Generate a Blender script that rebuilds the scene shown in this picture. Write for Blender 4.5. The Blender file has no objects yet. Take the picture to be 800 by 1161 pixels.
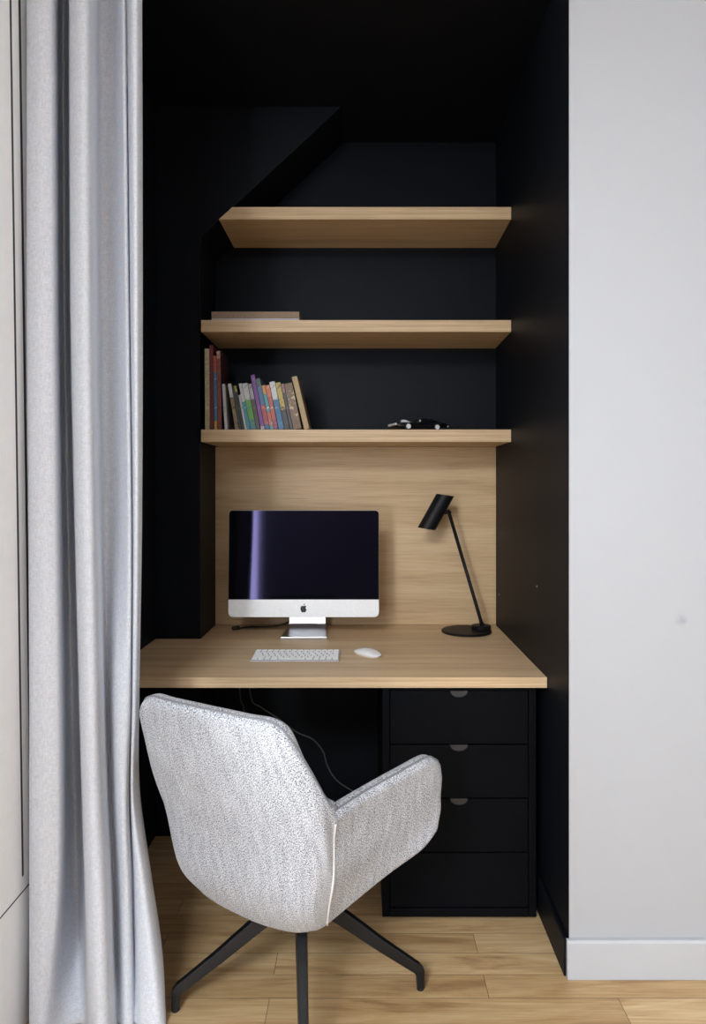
import bpy, bmesh, math, random
from mathutils import Vector, Matrix
random.seed(7)
S = bpy.context.scene
C = S.collection
PI = math.pi

# ------------------------------------------------------------------ helpers
def lin(r, g, b):
    f = lambda c: (c/255)/12.92 if c/255 <= .04045 else (((c/255)+.055)/1.055)**2.4
    return (f(r), f(g), f(b), 1)

def new_mat(name):
    m = bpy.data.materials.new(name); m.use_nodes = True
    nt = m.node_tree; b = nt.nodes['Principled BSDF']
    return m, nt, b

def N(nt, t, **kw):
    n = nt.nodes.new(t)
    for k, v in kw.items():
        if k in n.inputs: n.inputs[k].default_value = v
        else: setattr(n, k, v)
    return n

def ramp(nt, stops, src):
    r = nt.nodes.new('ShaderNodeValToRGB')
    el = r.color_ramp.elements
    while len(el) < len(stops): el.new(.5)
    for e, (p, c) in zip(el, stops): e.position = p; e.color = c
    nt.links.new(src, r.inputs[0]); return r

def coords(nt, scale=(1,1,1), loc=(0,0,0), which='Object', rot=(0,0,0)):
    tc = N(nt, 'ShaderNodeTexCoord'); mp = N(nt, 'ShaderNodeMapping')
    mp.inputs['Scale'].default_value = scale; mp.inputs['Location'].default_value = loc
    mp.inputs['Rotation'].default_value = rot
    nt.links.new(tc.outputs[which], mp.inputs['Vector']); return mp.outputs['Vector']

def scaled(c, k): return (min(c[0]*k,1), min(c[1]*k,1), min(c[2]*k,1), 1)

def plain(name, col, rough=.5, metal=0, var=.06, nscale=40, bump=0, spec=.5, coat=0):
    """paint, plastic, metal: a colour with a faint procedural unevenness"""
    m, nt, b = new_mat(name)
    v = coords(nt)
    n = N(nt, 'ShaderNodeTexNoise', Scale=nscale, Detail=4.0); nt.links.new(v, n.inputs['Vector'])
    r = ramp(nt, [(.3, scaled(col, 1-var)), (.7, scaled(col, 1+var))], n.outputs['Fac'])
    nt.links.new(r.outputs[0], b.inputs['Base Color'])
    b.inputs['Roughness'].default_value = rough; b.inputs['Metallic'].default_value = metal
    b.inputs['Specular IOR Level'].default_value = spec
    if coat: b.inputs['Coat Weight'].default_value = coat; b.inputs['Coat Roughness'].default_value = .03
    if bump:
        bp = N(nt, 'ShaderNodeBump', Strength=bump, Distance=.001); nt.links.new(n.outputs['Fac'], bp.inputs['Height'])
        nt.links.new(bp.outputs[0], b.inputs['Normal'])
    return m

def wood(name, dark, mid, light, gs=26.0, rough=.45, off=0.0, lengthways=.9):
    """oak with its grain along X"""
    m, nt, b = new_mat(name)
    v = coords(nt, (lengthways, gs, gs), (off, off*3, off*5))
    n = N(nt, 'ShaderNodeTexNoise', Scale=1.0, Detail=6.0, Roughness=.62, Distortion=.5); nt.links.new(v, n.inputs['Vector'])
    r = ramp(nt, [(.25, dark), (.5, mid), (.75, light)], n.outputs['Fac'])
    v2 = coords(nt, (6, 320, 320), (off, 0, 0))
    p = N(nt, 'ShaderNodeTexNoise', Scale=1.0, Detail=3.0); nt.links.new(v2, p.inputs['Vector'])
    pr = ramp(nt, [(.3, (.72,.70,.66,1)), (.55, (1,1,1,1))], p.outputs['Fac'])
    mx = N(nt, 'ShaderNodeMix', data_type='RGBA', blend_type='MULTIPLY'); mx.inputs[0].default_value = .75
    nt.links.new(r.outputs[0], mx.inputs[6]); nt.links.new(pr.outputs[0], mx.inputs[7])
    nt.links.new(mx.outputs[2], b.inputs['Base Color'])
    b.inputs['Roughness'].default_value = rough; b.inputs['Specular IOR Level'].default_value = .35
    bp = N(nt, 'ShaderNodeBump', Strength=.15, Distance=.0006); nt.links.new(p.outputs['Fac'], bp.inputs['Height'])
    nt.links.new(bp.outputs[0], b.inputs['Normal'])
    return m

def printed(name, base, ink, amount=.52, sx=60, sz=110):
    """a book spine with small irregular printed blotches"""
    m, nt, b = new_mat(name)
    v = coords(nt, (sx, sx, sz))
    n = N(nt, 'ShaderNodeTexNoise', Scale=1.0, Detail=2.0); nt.links.new(v, n.inputs['Vector'])
    r = ramp(nt, [(amount, base), (amount+.04, ink)], n.outputs['Fac'])
    nt.links.new(r.outputs[0], b.inputs['Base Color']); b.inputs['Roughness'].default_value = .45
    return m

def finish(name, bm, mat, parent=None, loc=(0,0,0), rot=(0,0,0), smooth=False, bevel=0, seg=2, mats=None, angle=40):
    bm.normal_update()
    me = bpy.data.meshes.new(name); bm.to_mesh(me); bm.free()
    o = bpy.data.objects.new(name, me); C.objects.link(o)
    for mm in (mats or [mat]): me.materials.append(mm)
    o.location = loc; o.rotation_euler = rot
    if parent is not None: o.parent = parent
    if smooth:
        for p in me.polygons: p.use_smooth = True
    if bevel:
        md = o.modifiers.new('edge', 'BEVEL'); md.width = bevel; md.segments = seg; md.limit_method = 'ANGLE'; md.angle_limit = math.radians(angle)
        md.harden_normals = False
    return o

def tag(o, label=None, cat=None, group=None, kind=None):
    if label: o['label'] = label
    if cat: o['category'] = cat
    if group: o['group'] = group
    if kind: o['kind'] = kind
    return o

def thing(name, label, cat, loc=(0,0,0), rz=0, group=None):
    o = bpy.data.objects.new(name, None); C.objects.link(o); o.empty_display_size = .1
    o.location = loc; o.rotation_euler = (0,0,rz)
    return tag(o, label, cat, group)

def box(bm, x0, x1, y0, y1, z0, z1, M=None):
    vs = [bm.verts.new((x,y,z)) for z in (z0,z1) for y in (y0,y1) for x in (x0,x1)]
    if M is not None:
        for v in vs: v.co = M @ v.co
    for f in ((0,2,3,1),(4,5,7,6),(0,1,5,4),(1,3,7,5),(3,2,6,7),(2,0,4,6)):
        bm.faces.new([vs[i] for i in f])
    return vs

def prism(bm, pts, axis, a, b):
    """polygon pts (2-D, any order) extruded along an axis from a to b"""
    def mk(p, t):
        return {'z': (p[0],p[1],t), 'y': (p[0],t,p[1]), 'x': (t,p[0],p[1])}[axis]
    A = [bm.verts.new(mk(p,a)) for p in pts]; B = [bm.verts.new(mk(p,b)) for p in pts]
    fs = [bm.faces.new(A), bm.faces.new(B)]
    n = len(pts)
    for i in range(n): fs.append(bm.faces.new((A[i],A[(i+1)%n],B[(i+1)%n],B[i])))
    bmesh.ops.recalc_face_normals(bm, faces=fs)
    return fs

def loft(bm, loops, cap=True, closed=True):
    R = [[bm.verts.new(p) for p in L] for L in loops]
    fs = []
    n = len(R[0])
    for a, b in zip(R, R[1:]):
        for i in range(n if closed else n-1):
            j = (i+1) % n
            fs.append(bm.faces.new((a[i], a[j], b[j], b[i])))
    if cap: fs += [bm.faces.new(R[0]), bm.faces.new(R[-1])]
    bmesh.ops.recalc_face_normals(bm, faces=fs)
    return R

def catmull(P, sub):
    out = []
    n = len(P)
    P = [Vector(p) for p in P]
    for i in range(n-1):
        p0 = P[i-1] if i else P[0]*2-P[1]; p1, p2 = P[i], P[i+1]; p3 = P[i+2] if i+2 < n else P[-1]*2-P[-2]
        for k in range(sub):
            t = k/sub
            out.append(.5*((2*p1)+(p2-p0)*t+(2*p0-5*p1+4*p2-p3)*t*t+(3*p1-3*p2+p3-p0)*t**3))
    out.append(P[-1]); return out

def tube(bm, pts, r, seg=10, cap=True):
    pts = [Vector(p) for p in pts]
    n = len(pts); loops = []
    ref = Vector((0,0,1))
    t0 = (pts[1]-pts[0]).normalized()
    if abs(t0.dot(ref)) > .9: ref = Vector((1,0,0))
    u = t0.cross(ref).normalized()
    for i, p in enumerate(pts):
        t = (pts[min(i+1,n-1)]-pts[max(i-1,0)]).normalized()
        u = (u - t*u.dot(t)).normalized(); w = t.cross(u)
        rr = r[i] if isinstance(r, (list, tuple)) else r
        loops.append([p+(u*math.cos(2*PI*k/seg)+w*math.sin(2*PI*k/seg))*rr for k in range(seg)])
    loft(bm, loops, cap)

def lathe(bm, prof, seg=32, M=None, cap=True):
    loops = [[Vector((r*math.cos(2*PI*k/seg), r*math.sin(2*PI*k/seg), z)) for k in range(seg)] for r, z in prof]
    if M is not None: loops = [[M @ p for p in L] for L in loops]
    loft(bm, loops, cap)

def rrect(x0, x1, z0, z1, rb, rt, seg=6):
    """rounded rectangle in 2-D, bottom radius rb, top radius rt"""
    pts = []
    for cx, cz, r, a in ((x1-rb,z0+rb,rb,-90),(x1-rt,z1-rt,rt,0),(x0+rt,z1-rt,rt,90),(x0+rb,z0+rb,rb,180)):
        for k in range(seg+1):
            t = math.radians(a+90*k/seg); pts.append((cx+r*math.cos(t), cz+r*math.sin(t)))
    return pts

# ------------------------------------------------------------------ materials
M_black = plain('black_wall_paint', lin(16,17,21), .5, var=.05, nscale=14, bump=.05, spec=.13)
M_black.node_tree.nodes['Principled BSDF'].inputs['Specular Tint'].default_value = (.80,.90,1,1)
M_white = plain('white_wall_paint', (.78,.78,.785,1), .6, var=.012, nscale=6, spec=.3)
M_rear  = plain('darkened_rear_wall', (.09,.09,.095,1), .6, var=.03)  # unseen rear wall, darkened so the computer screen reflects little
M_ceil  = plain('white_ceiling_paint', (.80,.80,.80,1), .7, var=.01)
M_trim  = plain('pale_grey_gloss_paint', (.43,.44,.465,1), .35, var=.015, nscale=8)
M_frame = plain('white_window_paint', (.92,.92,.92,1), .35, var=.015)
M_gasket= plain('dark_rubber_gasket', (.02,.02,.02,1), .6)
M_unit  = plain('black_lacquer', lin(10,10,13), .5, var=.05, nscale=20, spec=.07)
M_unit.node_tree.nodes['Principled BSDF'].inputs['Specular Tint'].default_value = (.80,.90,1,1)
M_pull  = plain('grey_recess_lacquer', lin(46,46,50), .45)
OAK_D, OAK_M, OAK_L = lin(196,166,130), lin(219,189,150), lin(232,206,170)
M_oak   = wood('oak_veneer', OAK_D, OAK_M, OAK_L)
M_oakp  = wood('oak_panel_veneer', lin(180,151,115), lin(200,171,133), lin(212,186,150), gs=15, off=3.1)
M_oake  = wood('oak_edge_banding', lin(166,138,106), lin(202,174,138), lin(218,194,162), gs=170, off=7.7, lengthways=.6)
M_stand = plain('polished_aluminium', (.62,.62,.64,1), .28, metal=1, var=.02)
M_alu   = plain('brushed_aluminium', (.88,.88,.89,1), .4, metal=.12, var=.03, nscale=90)
M_glassb= plain('black_screen_glass', (.003,.003,.005,1), .05, var=.02, spec=.22)
M_glassb.node_tree.nodes['Principled BSDF'].inputs['Specular Tint'].default_value = (.52,.46,1,1)
M_logo  = plain('black_emblem', (.004,.004,.004,1), .3)
M_key   = plain('white_key_plastic', (.92,.92,.93,1), .45)
M_kbody = plain('silver_keyboard_case', (.42,.42,.45,1), .4, metal=.1)
M_mouse = plain('white_glossy_plastic', (.86,.86,.87,1), .18, spec=.5)
M_lamp  = plain('matt_black_metal', (.005,.005,.006,1), .5, var=.08, spec=.2)
M_leg   = plain('black_powder_coat', (.007,.0075,.009,1), .34, var=.08, spec=.35)
M_chrome= plain('chrome', (.86,.86,.88,1), .3, metal=.3)
M_carb  = plain('black_car_paint', (.003,.003,.004,1), .3, spec=.25)
M_cargl = plain('dark_car_window', (.003,.003,.004,1), .05)
M_tyre  = plain('black_rubber', (.012,.012,.012,1), .7)
M_cable = plain('grey_cable', (.10,.10,.105,1), .5)
M_cableb= plain('black_cable', (.01,.01,.01,1), .5)
M_page  = plain('book_paper', lin(214,205,188), .8, var=.08, nscale=200)

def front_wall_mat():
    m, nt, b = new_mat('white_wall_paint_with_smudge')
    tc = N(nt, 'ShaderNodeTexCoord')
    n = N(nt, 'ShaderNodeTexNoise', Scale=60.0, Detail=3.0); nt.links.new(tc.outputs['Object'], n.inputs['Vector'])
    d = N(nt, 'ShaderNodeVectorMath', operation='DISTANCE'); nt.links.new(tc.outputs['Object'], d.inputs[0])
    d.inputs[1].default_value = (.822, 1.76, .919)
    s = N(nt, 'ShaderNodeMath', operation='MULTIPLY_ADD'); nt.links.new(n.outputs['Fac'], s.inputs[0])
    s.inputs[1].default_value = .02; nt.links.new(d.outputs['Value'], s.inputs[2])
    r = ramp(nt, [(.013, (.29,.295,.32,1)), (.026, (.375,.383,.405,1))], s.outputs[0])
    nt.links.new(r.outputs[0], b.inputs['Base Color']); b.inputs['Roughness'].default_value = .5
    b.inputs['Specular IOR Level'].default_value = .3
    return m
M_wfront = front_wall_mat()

def floor_mat():
    m, nt, b = new_mat('oak_plank_floor')
    v = coords(nt, (1,1,1), (0.23,-.045,0))
    br = N(nt, 'ShaderNodeTexBrick', offset=.37, offset_frequency=2, squash=1.0)
    nt.links.new(v, br.inputs['Vector'])
    br.inputs['Color1'].default_value = (.0,.0,.0,1); br.inputs['Color2'].default_value = (1,1,1,1)
    br.inputs['Mortar'].default_value = (.5,.5,.5,1)
    br.inputs['Scale'].default_value = 1; br.inputs['Brick Width'].default_value = .86; br.inputs['Row Height'].default_value = .082
    br.inputs['Mortar Size'].default_value = .0007; br.inputs['Mortar Smooth'].default_value = .1; br.inputs['Bias'].default_value = 0
    w = N(nt, 'ShaderNodeMath', operation='MULTIPLY'); nt.links.new(br.outputs['Color'], w.inputs[0]); w.inputs[1].default_value = 17.0
    g = coords(nt, (1.9, 17, 17))
    n = N(nt, 'ShaderNodeTexNoise', noise_dimensions='4D', Scale=1.0, Detail=5.0, Roughness=.6, Distortion=1.9)
    nt.links.new(g, n.inputs['Vector']); nt.links.new(w.outputs[0], n.inputs['W'])
    r = ramp(nt, [(.25, lin(146,114,80)), (.45, lin(192,160,117)), (.72, lin(216,190,150))], n.outputs['Fac'])
    tone = ramp(nt, [(0, (.82,.79,.74,1)), (1, (1.0,1.0,1.0,1))], br.outputs['Color'])
    mx = N(nt, 'ShaderNodeMix', data_type='RGBA', blend_type='MULTIPLY'); mx.inputs[0].default_value = 1
    nt.links.new(r.outputs[0], mx.inputs[6]); nt.links.new(tone.outputs[0], mx.inputs[7])
    p = N(nt, 'ShaderNodeTexNoise', Scale=1.0, Detail=3.0); nt.links.new(coords(nt, (7, 260, 260)), p.inputs['Vector'])
    pr = ramp(nt, [(.3, (.74,.72,.68,1)), (.55, (1,1,1,1))], p.outputs['Fac'])
    m2 = N(nt, 'ShaderNodeMix', data_type='RGBA', blend_type='MULTIPLY'); m2.inputs[0].default_value = .7
    nt.links.new(mx.outputs[2], m2.inputs[6]); nt.links.new(pr.outputs[0], m2.inputs[7])
    m3 = N(nt, 'ShaderNodeMix', data_type='RGBA'); nt.links.new(br.outputs['Fac'], m3.inputs[0])
    nt.links.new(m2.outputs[2], m3.inputs[6]); m3.inputs[7].default_value = lin(84,62,40)
    nt.links.new(m3.outputs[2], b.inputs['Base Color'])
    b.inputs['Roughness'].default_value = .42; b.inputs['Specular IOR Level'].default_value = .35
    bp = N(nt, 'ShaderNodeBump', Strength=.3, Distance=.0008, invert=True); nt.links.new(br.outputs['Fac'], bp.inputs['Height'])
    nt.links.new(bp.outputs[0], b.inputs['Normal'])
    return m

def tweed_mat():
    m, nt, b = new_mat('light_grey_tweed')
    def nz(scale, det=2.0, rot=0):
        n = N(nt, 'ShaderNodeTexNoise', Scale=1.0, Detail=det); nt.links.new(coords(nt, scale, which='UV', rot=(0,0,rot)), n.inputs['Vector']); return n.outputs['Fac']
    a = nz((300, 760, 1)); c = nz((820, 300, 1)); e = nz((70, 12, 1), 4.0); dg = nz((1100, 210, 1), 1.0, .75)
    def mth(op, x, y):
        q = N(nt, 'ShaderNodeMath', operation=op)
        for i, z in enumerate((x, y)):
            if isinstance(z, (int, float)): q.inputs[i].default_value = z
            else: nt.links.new(z, q.inputs[i])
        return q.outputs[0]
    s = mth('ADD', mth('MULTIPLY', a, .36), mth('MULTIPLY', c, .34)); s = mth('ADD', s, mth('MULTIPLY', dg, .2)); s = mth('ADD', s, mth('MULTIPLY', e, .07))
    r = ramp(nt, [(.39, lin(16,17,22)), (.44, lin(86,88,95)), (.48, lin(164,167,174)), (.535, lin(206,209,215))], s)
    nt.links.new(r.outputs[0], b.inputs['Base Color']); b.inputs['Roughness'].default_value = .9
    b.inputs['Specular IOR Level'].default_value = .15; b.inputs['Sheen Weight'].default_value = .15
    bp = N(nt, 'ShaderNodeBump', Strength=.45, Distance=.0012); nt.links.new(s, bp.inputs['Height']); nt.links.new(bp.outputs[0], b.inputs['Normal'])
    return m
M_tweed = tweed_mat()
M_welt = plain('pale_grey_welt', lin(205,205,207), .85, var=.12, nscale=500)
M_seamd = plain('grey_stitch', lin(120,120,124), .9, var=.15, nscale=500)

def linen_mat():
    m, nt, b = new_mat('pale_grey_linen')
    n = N(nt, 'ShaderNodeTexNoise', Scale=1.0, Detail=3.0); nt.links.new(coords(nt, (500, 500, 90)), n.inputs['Vector'])
    n2 = N(nt, 'ShaderNodeTexNoise', Scale=1.0, Detail=3.0); nt.links.new(coords(nt, (90, 90, 700)), n2.inputs['Vector'])
    ad = N(nt, 'ShaderNodeMath', operation='ADD'); nt.links.new(n.outputs['Fac'], ad.inputs[0]); nt.links.new(n2.outputs['Fac'], ad.inputs[1])
    hf = N(nt, 'ShaderNodeMath', operation='MULTIPLY'); hf.inputs[1].default_value = .5; nt.links.new(ad.outputs[0], hf.inputs[0])
    r = ramp(nt, [(.35, lin(202,206,214)), (.65, lin(229,233,241))], hf.outputs[0])
    nt.links.new(r.outputs[0], b.inputs['Base Color']); b.inputs['Roughness'].default_value = .9; b.inputs['Specular IOR Level'].default_value = .1
    tr = N(nt, 'ShaderNodeBsdfTranslucent'); nt.links.new(r.outputs[0], tr.inputs['Color'])
    ms = N(nt, 'ShaderNodeMixShader'); ms.inputs[0].default_value = .06
    nt.links.new(b.outputs[0], ms.inputs[1]); nt.links.new(tr.outputs[0], ms.inputs[2])
    nt.links.new(ms.outputs[0], nt.nodes['Material Output'].inputs['Surface'])
    bp = N(nt, 'ShaderNodeBump', Strength=.12, Distance=.001); nt.links.new(hf.outputs[0], bp.inputs['Height']); nt.links.new(bp.outputs[0], b.inputs['Normal'])
    return m

def pane_mat():
    m, nt, b = new_mat('window_glass')
    t = N(nt, 'ShaderNodeBsdfTransparent'); g = N(nt, 'ShaderNodeBsdfGlossy', Roughness=.02)
    f = N(nt, 'ShaderNodeFresnel', IOR=1.45); ms = N(nt, 'ShaderNodeMixShader')
    nt.links.new(f.outputs[0], ms.inputs[0]); nt.links.new(t.outputs[0], ms.inputs[1]); nt.links.new(g.outputs[0], ms.inputs[2])
    nt.links.new(ms.outputs[0], nt.nodes['Material Output'].inputs['Surface']); nt.nodes.remove(b)
    return m
M_pane = pane_mat()

# ------------------------------------------------------------------ dimensions
YF, YB = 1.76, 2.73          # plane of the white wall, back of the alcove
XR, XL = .532, -.75          # alcove sides
XW = -.80                    # room's window wall
ROOM_R, ROOM_B, CEIL = 2.7, -2.7, 2.78
ACEIL = 2.642
DESK = .715

def struct(name, bm, m, **kw):
    return tag(finish(name, bm, m, **kw), kind='structure')

# ------------------------------------------------------------------ the setting
bm = bmesh.new(); box(bm, -1.9, ROOM_R+.1, ROOM_B-.1, YB+.1, -.06, 0); struct('floor', bm, floor_mat())
bm = bmesh.new(); box(bm, -1.9, ROOM_R+.1, ROOM_B-.1, YF+.12, CEIL, CEIL+.08); struct('ceiling', bm, M_ceil)
bm = bmesh.new(); box(bm, XL-.12, XR+.0, YF+.121, YB+.1, ACEIL, ACEIL+.08); struct('ceiling_alcove', bm, M_black)
# white wall to the right of the alcove, with the header over the opening
bm = bmesh.new(); box(bm, XR, ROOM_R+.1, YF, YF+.12, 0, CEIL); box(bm, XW-.2, XR, YF, YF+.12, ACEIL, CEIL); box(bm, XW-.2, XL, YF, YF+.12, 0, ACEIL)
struct('wall_front', bm, M_wfront)
# black paint on the alcove's sides starts at the very corner
bm = bmesh.new(); box(bm, XR-.0, XR+.12, YF+.1205, YB, 0, ACEIL); box(bm, XR-.0012, XR-.0002, YF+.0015, YF+.121, 0, ACEIL); struct('wall_alcove_right', bm, M_black)
bm = bmesh.new(); box(bm, XL-.12, XL, YF+.1205, YB, 0, ACEIL); box(bm, XL+.0002, XL+.0012, YF+.0015, YF+.121, 0, ACEIL); struct('wall_alcove_left', bm, M_black)
bm = bmesh.new(); box(bm, XL-.12, XR+.12, YB, YB+.1, 0, ACEIL+.08); struct('wall_back', bm, M_black)
# pier with the sloping bulkhead of the stair above
bm = bmesh.new(); prism(bm, [(XL,0),(-.588,0),(-.588,2.165),(-.075,ACEIL),(XL,ACEIL)], 'y', 2.47, YB); struct('wall_pier', bm, M_black, bevel=.002)
# window wall: the near stretch with the first window, a step back, then the rest of the room
YS, XO = .24, -1.75
W1 = (.34, 1.10, .30, 2.46)
bm = bmesh.new()
box(bm, XW-.2, XW, YS, W1[0], 0, CEIL); box(bm, XW-.2, XW, W1[1], YF, 0, CEIL)
box(bm, XW-.2, XW, W1[0], W1[1], 0, W1[2]); box(bm, XW-.2, XW, W1[0], W1[1], W1[3], CEIL)
struct('wall_left', bm, M_frame)
bm = bmesh.new(); box(bm, XO-.1, XW-.2, YS, YS+.1, 0, CEIL); box(bm, XO-.1, XO, ROOM_B, YS, 0, CEIL); struct('wall_left_rear', bm, M_white)
W4 = (-1.0, .6, .4, 2.5)  # unseen side window, added to brighten the window frame and curtain
bm = bmesh.new()
box(bm, ROOM_R, ROOM_R+.1, ROOM_B, W4[0], 0, CEIL); box(bm, ROOM_R, ROOM_R+.1, W4[1], YF, 0, CEIL)
box(bm, ROOM_R, ROOM_R+.1, W4[0], W4[1], 0, W4[2]); box(bm, ROOM_R, ROOM_R+.1, W4[0], W4[1], W4[3], CEIL)
struct('wall_right', bm, M_white)
w4 = tag(thing('window_4', None, None), kind='structure')
g = bmesh.new(); f = .05
for q in ((W4[0],W4[0]+f,W4[2],W4[3]),(W4[1]-f,W4[1],W4[2],W4[3]),(W4[0]+f,W4[1]-f,W4[2],W4[2]+f),(W4[0]+f,W4[1]-f,W4[3]-f,W4[3])): box(g, ROOM_R-.01, ROOM_R+.06, *q)
finish('window_frame', g, M_frame, w4)
g = bmesh.new(); box(g, ROOM_R+.026, ROOM_R+.03, W4[0]+f, W4[1]-f, W4[2]+f, W4[3]-f); finish('window_pane', g, M_pane, w4)
W2 = (-1.62, -1.12, .25, 2.45)
W3 = (.75, 2.25, .4, 2.4)  # unseen right-hand rear window, added for fill light
bm = bmesh.new()
for x0, x1 in ((XO-.1, W2[0]), (W2[1], W3[0]), (W3[1], ROOM_R+.1)): box(bm, x0, x1, ROOM_B-.1, ROOM_B, 0, CEIL)
for w in (W2, W3): box(bm, w[0], w[1], ROOM_B-.1, ROOM_B, 0, w[2]); box(bm, w[0], w[1], ROOM_B-.1, ROOM_B, w[3], CEIL)
struct('wall_rear', bm, M_rear)
w1 = tag(thing('window_1', None, None), kind='structure')
y0, y1, z0, z1 = W1; t = .05
g = bmesh.new()
box(g, XW-.06, XW+.012, y0, y0+t, z0, z1); box(g, XW-.06, XW-.0005, y1-.04, y1, z0, z1)
box(g, XW-.06, XW-.0005, y0+t, y1-.04, z0, z0+t); box(g, XW-.06, XW-.0005, y0+t, y1-.04, z1-t, z1)
finish('window_frame', g, M_frame, w1, bevel=.003)
g = bmesh.new(); box(g, XW-.03, XW-.026, y0+t, y1-.04, z0+t, z1-t); finish('window_pane', g, M_pane, w1)
# wide white stile beside the pane, with its two dark seals and the lower panel's grooves
g = bmesh.new(); box(g, XW+.0003, XW+.012, 1.46, YF-.003, .002, CEIL-.002); finish('window_casing', g, M_frame, w1, bevel=.002)
for yc, wd_ in ((1.553, .0035), (1.594, .0045)):
    g = bmesh.new(); dl = .030
    prism(g, [(yc-dl*.95-wd_, 2.45), (yc-dl*.95+wd_, 2.45), (yc+dl+wd_, .36), (yc+dl-wd_, .36)], 'x', XW+.0119, XW+.0128)
    finish('gasket', g, M_gasket, w1)
g = bmesh.new(); box(g, XW+.0119, XW+.0124, 1.47, 1.638, .322, .3255); finish('groove', g, M_gasket, w1)
g = bmesh.new(); box(g, XW+.0119, XW+.0124, 1.638, 1.641, .01, .28); finish('groove', g, M_gasket, w1)
def rear_window(n, w, mull):
    root = tag(thing('window_%d' % n, None, None), kind='structure')
    x0, x1, z0, z1 = w; f = .05
    g = bmesh.new()
    for q in ((x0,x0+f,z0,z1),(x1-f,x1,z0,z1),(x0+f,x1-f,z0,z0+f),(x0+f,x1-f,z1-f,z1))+tuple((m-.03,m+.03,z0+f,z1-f) for m in mull):
        box(g, q[0], q[1], ROOM_B-.06, ROOM_B+.01, q[2], q[3])
    finish('window_frame', g, M_frame, root)
    xs = [x0+f]+[v for m in mull for v in (m-.03, m+.03)]+[x1-f]
    for a_, b_ in zip(xs[::2], xs[1::2]):
        g = bmesh.new(); box(g, a_, b_, ROOM_B-.03, ROOM_B-.026, z0+f, z1-f); finish('window_pane', g, M_pane, root)
rear_window(2, W2, ()); rear_window(3, W3, (1.5,))

# baseboards
def base_profile(bm, pts, axis, a, b): prism(bm, pts, axis, a, b)
bm = bmesh.new(); prism(bm, [(YF-.0005,0),(YF-.014,0),(YF-.014,.094),(YF-.011,.1),(YF-.0005,.1)], 'x', .524, ROOM_R); struct('baseboard_right', bm, M_trim, bevel=.0015)
bm = bmesh.new(); prism(bm, [(XR-.0015,0),(XR-.013,0),(XR-.013,.094),(XR-.010,.1),(XR-.0015,.1)], 'y', YF+.001, YB-.001); struct('baseboard_alcove', bm, M_black, bevel=.0015)

# ------------------------------------------------------------------ fitted oak
def board(name, label, cat, pts, z0, z1, edge_a, edge_b, yfront, group=None, mat=None):
    """board lying flat (outline pts in X,Y), with its front edge band as a child"""
    cx = (pts[0][0]+pts[1][0])/2
    b = bmesh.new(); prism(b, [(x-cx, y-yfront) for x, y in pts], 'z', 0, z1-z0)
    o = tag(finish(name, b, mat or M_oak, loc=(cx, yfront, z0), bevel=.0008), label, cat, group)
    b = bmesh.new(); prism(b, [(edge_a[0]-cx,-z0+edge_a[1]),(edge_b[0]-cx,-z0+edge_b[1]),(edge_b[2]-cx,-z0+edge_b[3]),(edge_a[2]-cx,-z0+edge_a[3])], 'y', -.0016, -.0001)
    e = finish('edge_band', b, M_oake, o, bevel=.0004)
    return o
G = .0008
XRi = XR-.002
# desk top with the notch round the pier
board('desk', 'wide oak desk top fitted between the black walls of the alcove', 'desk',
      [(XL+G+.001, 1.965), (XRi, 1.965), (XRi, YB-.012), (-.586, YB-.012), (-.586, 2.469), (XL+G+.001, 2.469)], .685, DESK,
      (XL+.003, .685, XL+.003, DESK), (XRi, .685, XRi, DESK), 1.965)
SH = [(2.220, 2.264), (1.818, 1.860), (1.425, 1.469)]
SG = 'oak wall shelves in the alcove'
board('wall_shelf', 'bare topmost oak shelf with a slanted end under the sloping bulkhead', 'shelf',
      [(-.500, 2.44), (XRi, 2.44), (XRi, YB-G), (-.500, YB-G)], SH[0][0], SH[0][1],
      (-.514, SH[0][0], -.466, SH[0][1]), (XRi, SH[0][0], XRi, SH[0][1]), 2.44, SG)
board('wall_shelf', 'middle oak shelf carrying one brown book lying flat', 'shelf',
      [(-.577, 2.44), (XRi, 2.44), (XRi, YB-G), (-.577, YB-G)], SH[1][0], SH[1][1],
      (-.577, SH[1][0], -.577, SH[1][1]), (XRi, SH[1][0], XRi, SH[1][1]), 2.44, SG)
board('wall_shelf', 'lowest oak shelf carrying the row of books and the toy car', 'shelf',
      [(-.577, 2.44), (XRi, 2.44), (XRi, YB-G), (-.577, YB-G)], SH[2][0], SH[2][1],
      (-.577, SH[2][0], -.577, SH[2][1]), (XRi, SH[2][0], XRi, SH[2][1]), 2.44, SG)
# slant the end of the top shelf's body to follow the bulkhead
top = bpy.data.objects['wall_shelf']
for v in top.data.vertices:
    if v.co.x < -.3: v.co.x += (.034 if v.co.z > .02 else -.014)
b = bmesh.new(); box(b, -.5585, .5585, 0, .0105, 0, SH[2][0]-DESK-.002)
tag(finish('splashback_panel', b, M_oakp, loc=((-.586+XRi)/2, YB-.0112, DESK+.001)), 'upright oak panel on the back wall between desk top and lowest shelf', 'panel')

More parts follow.
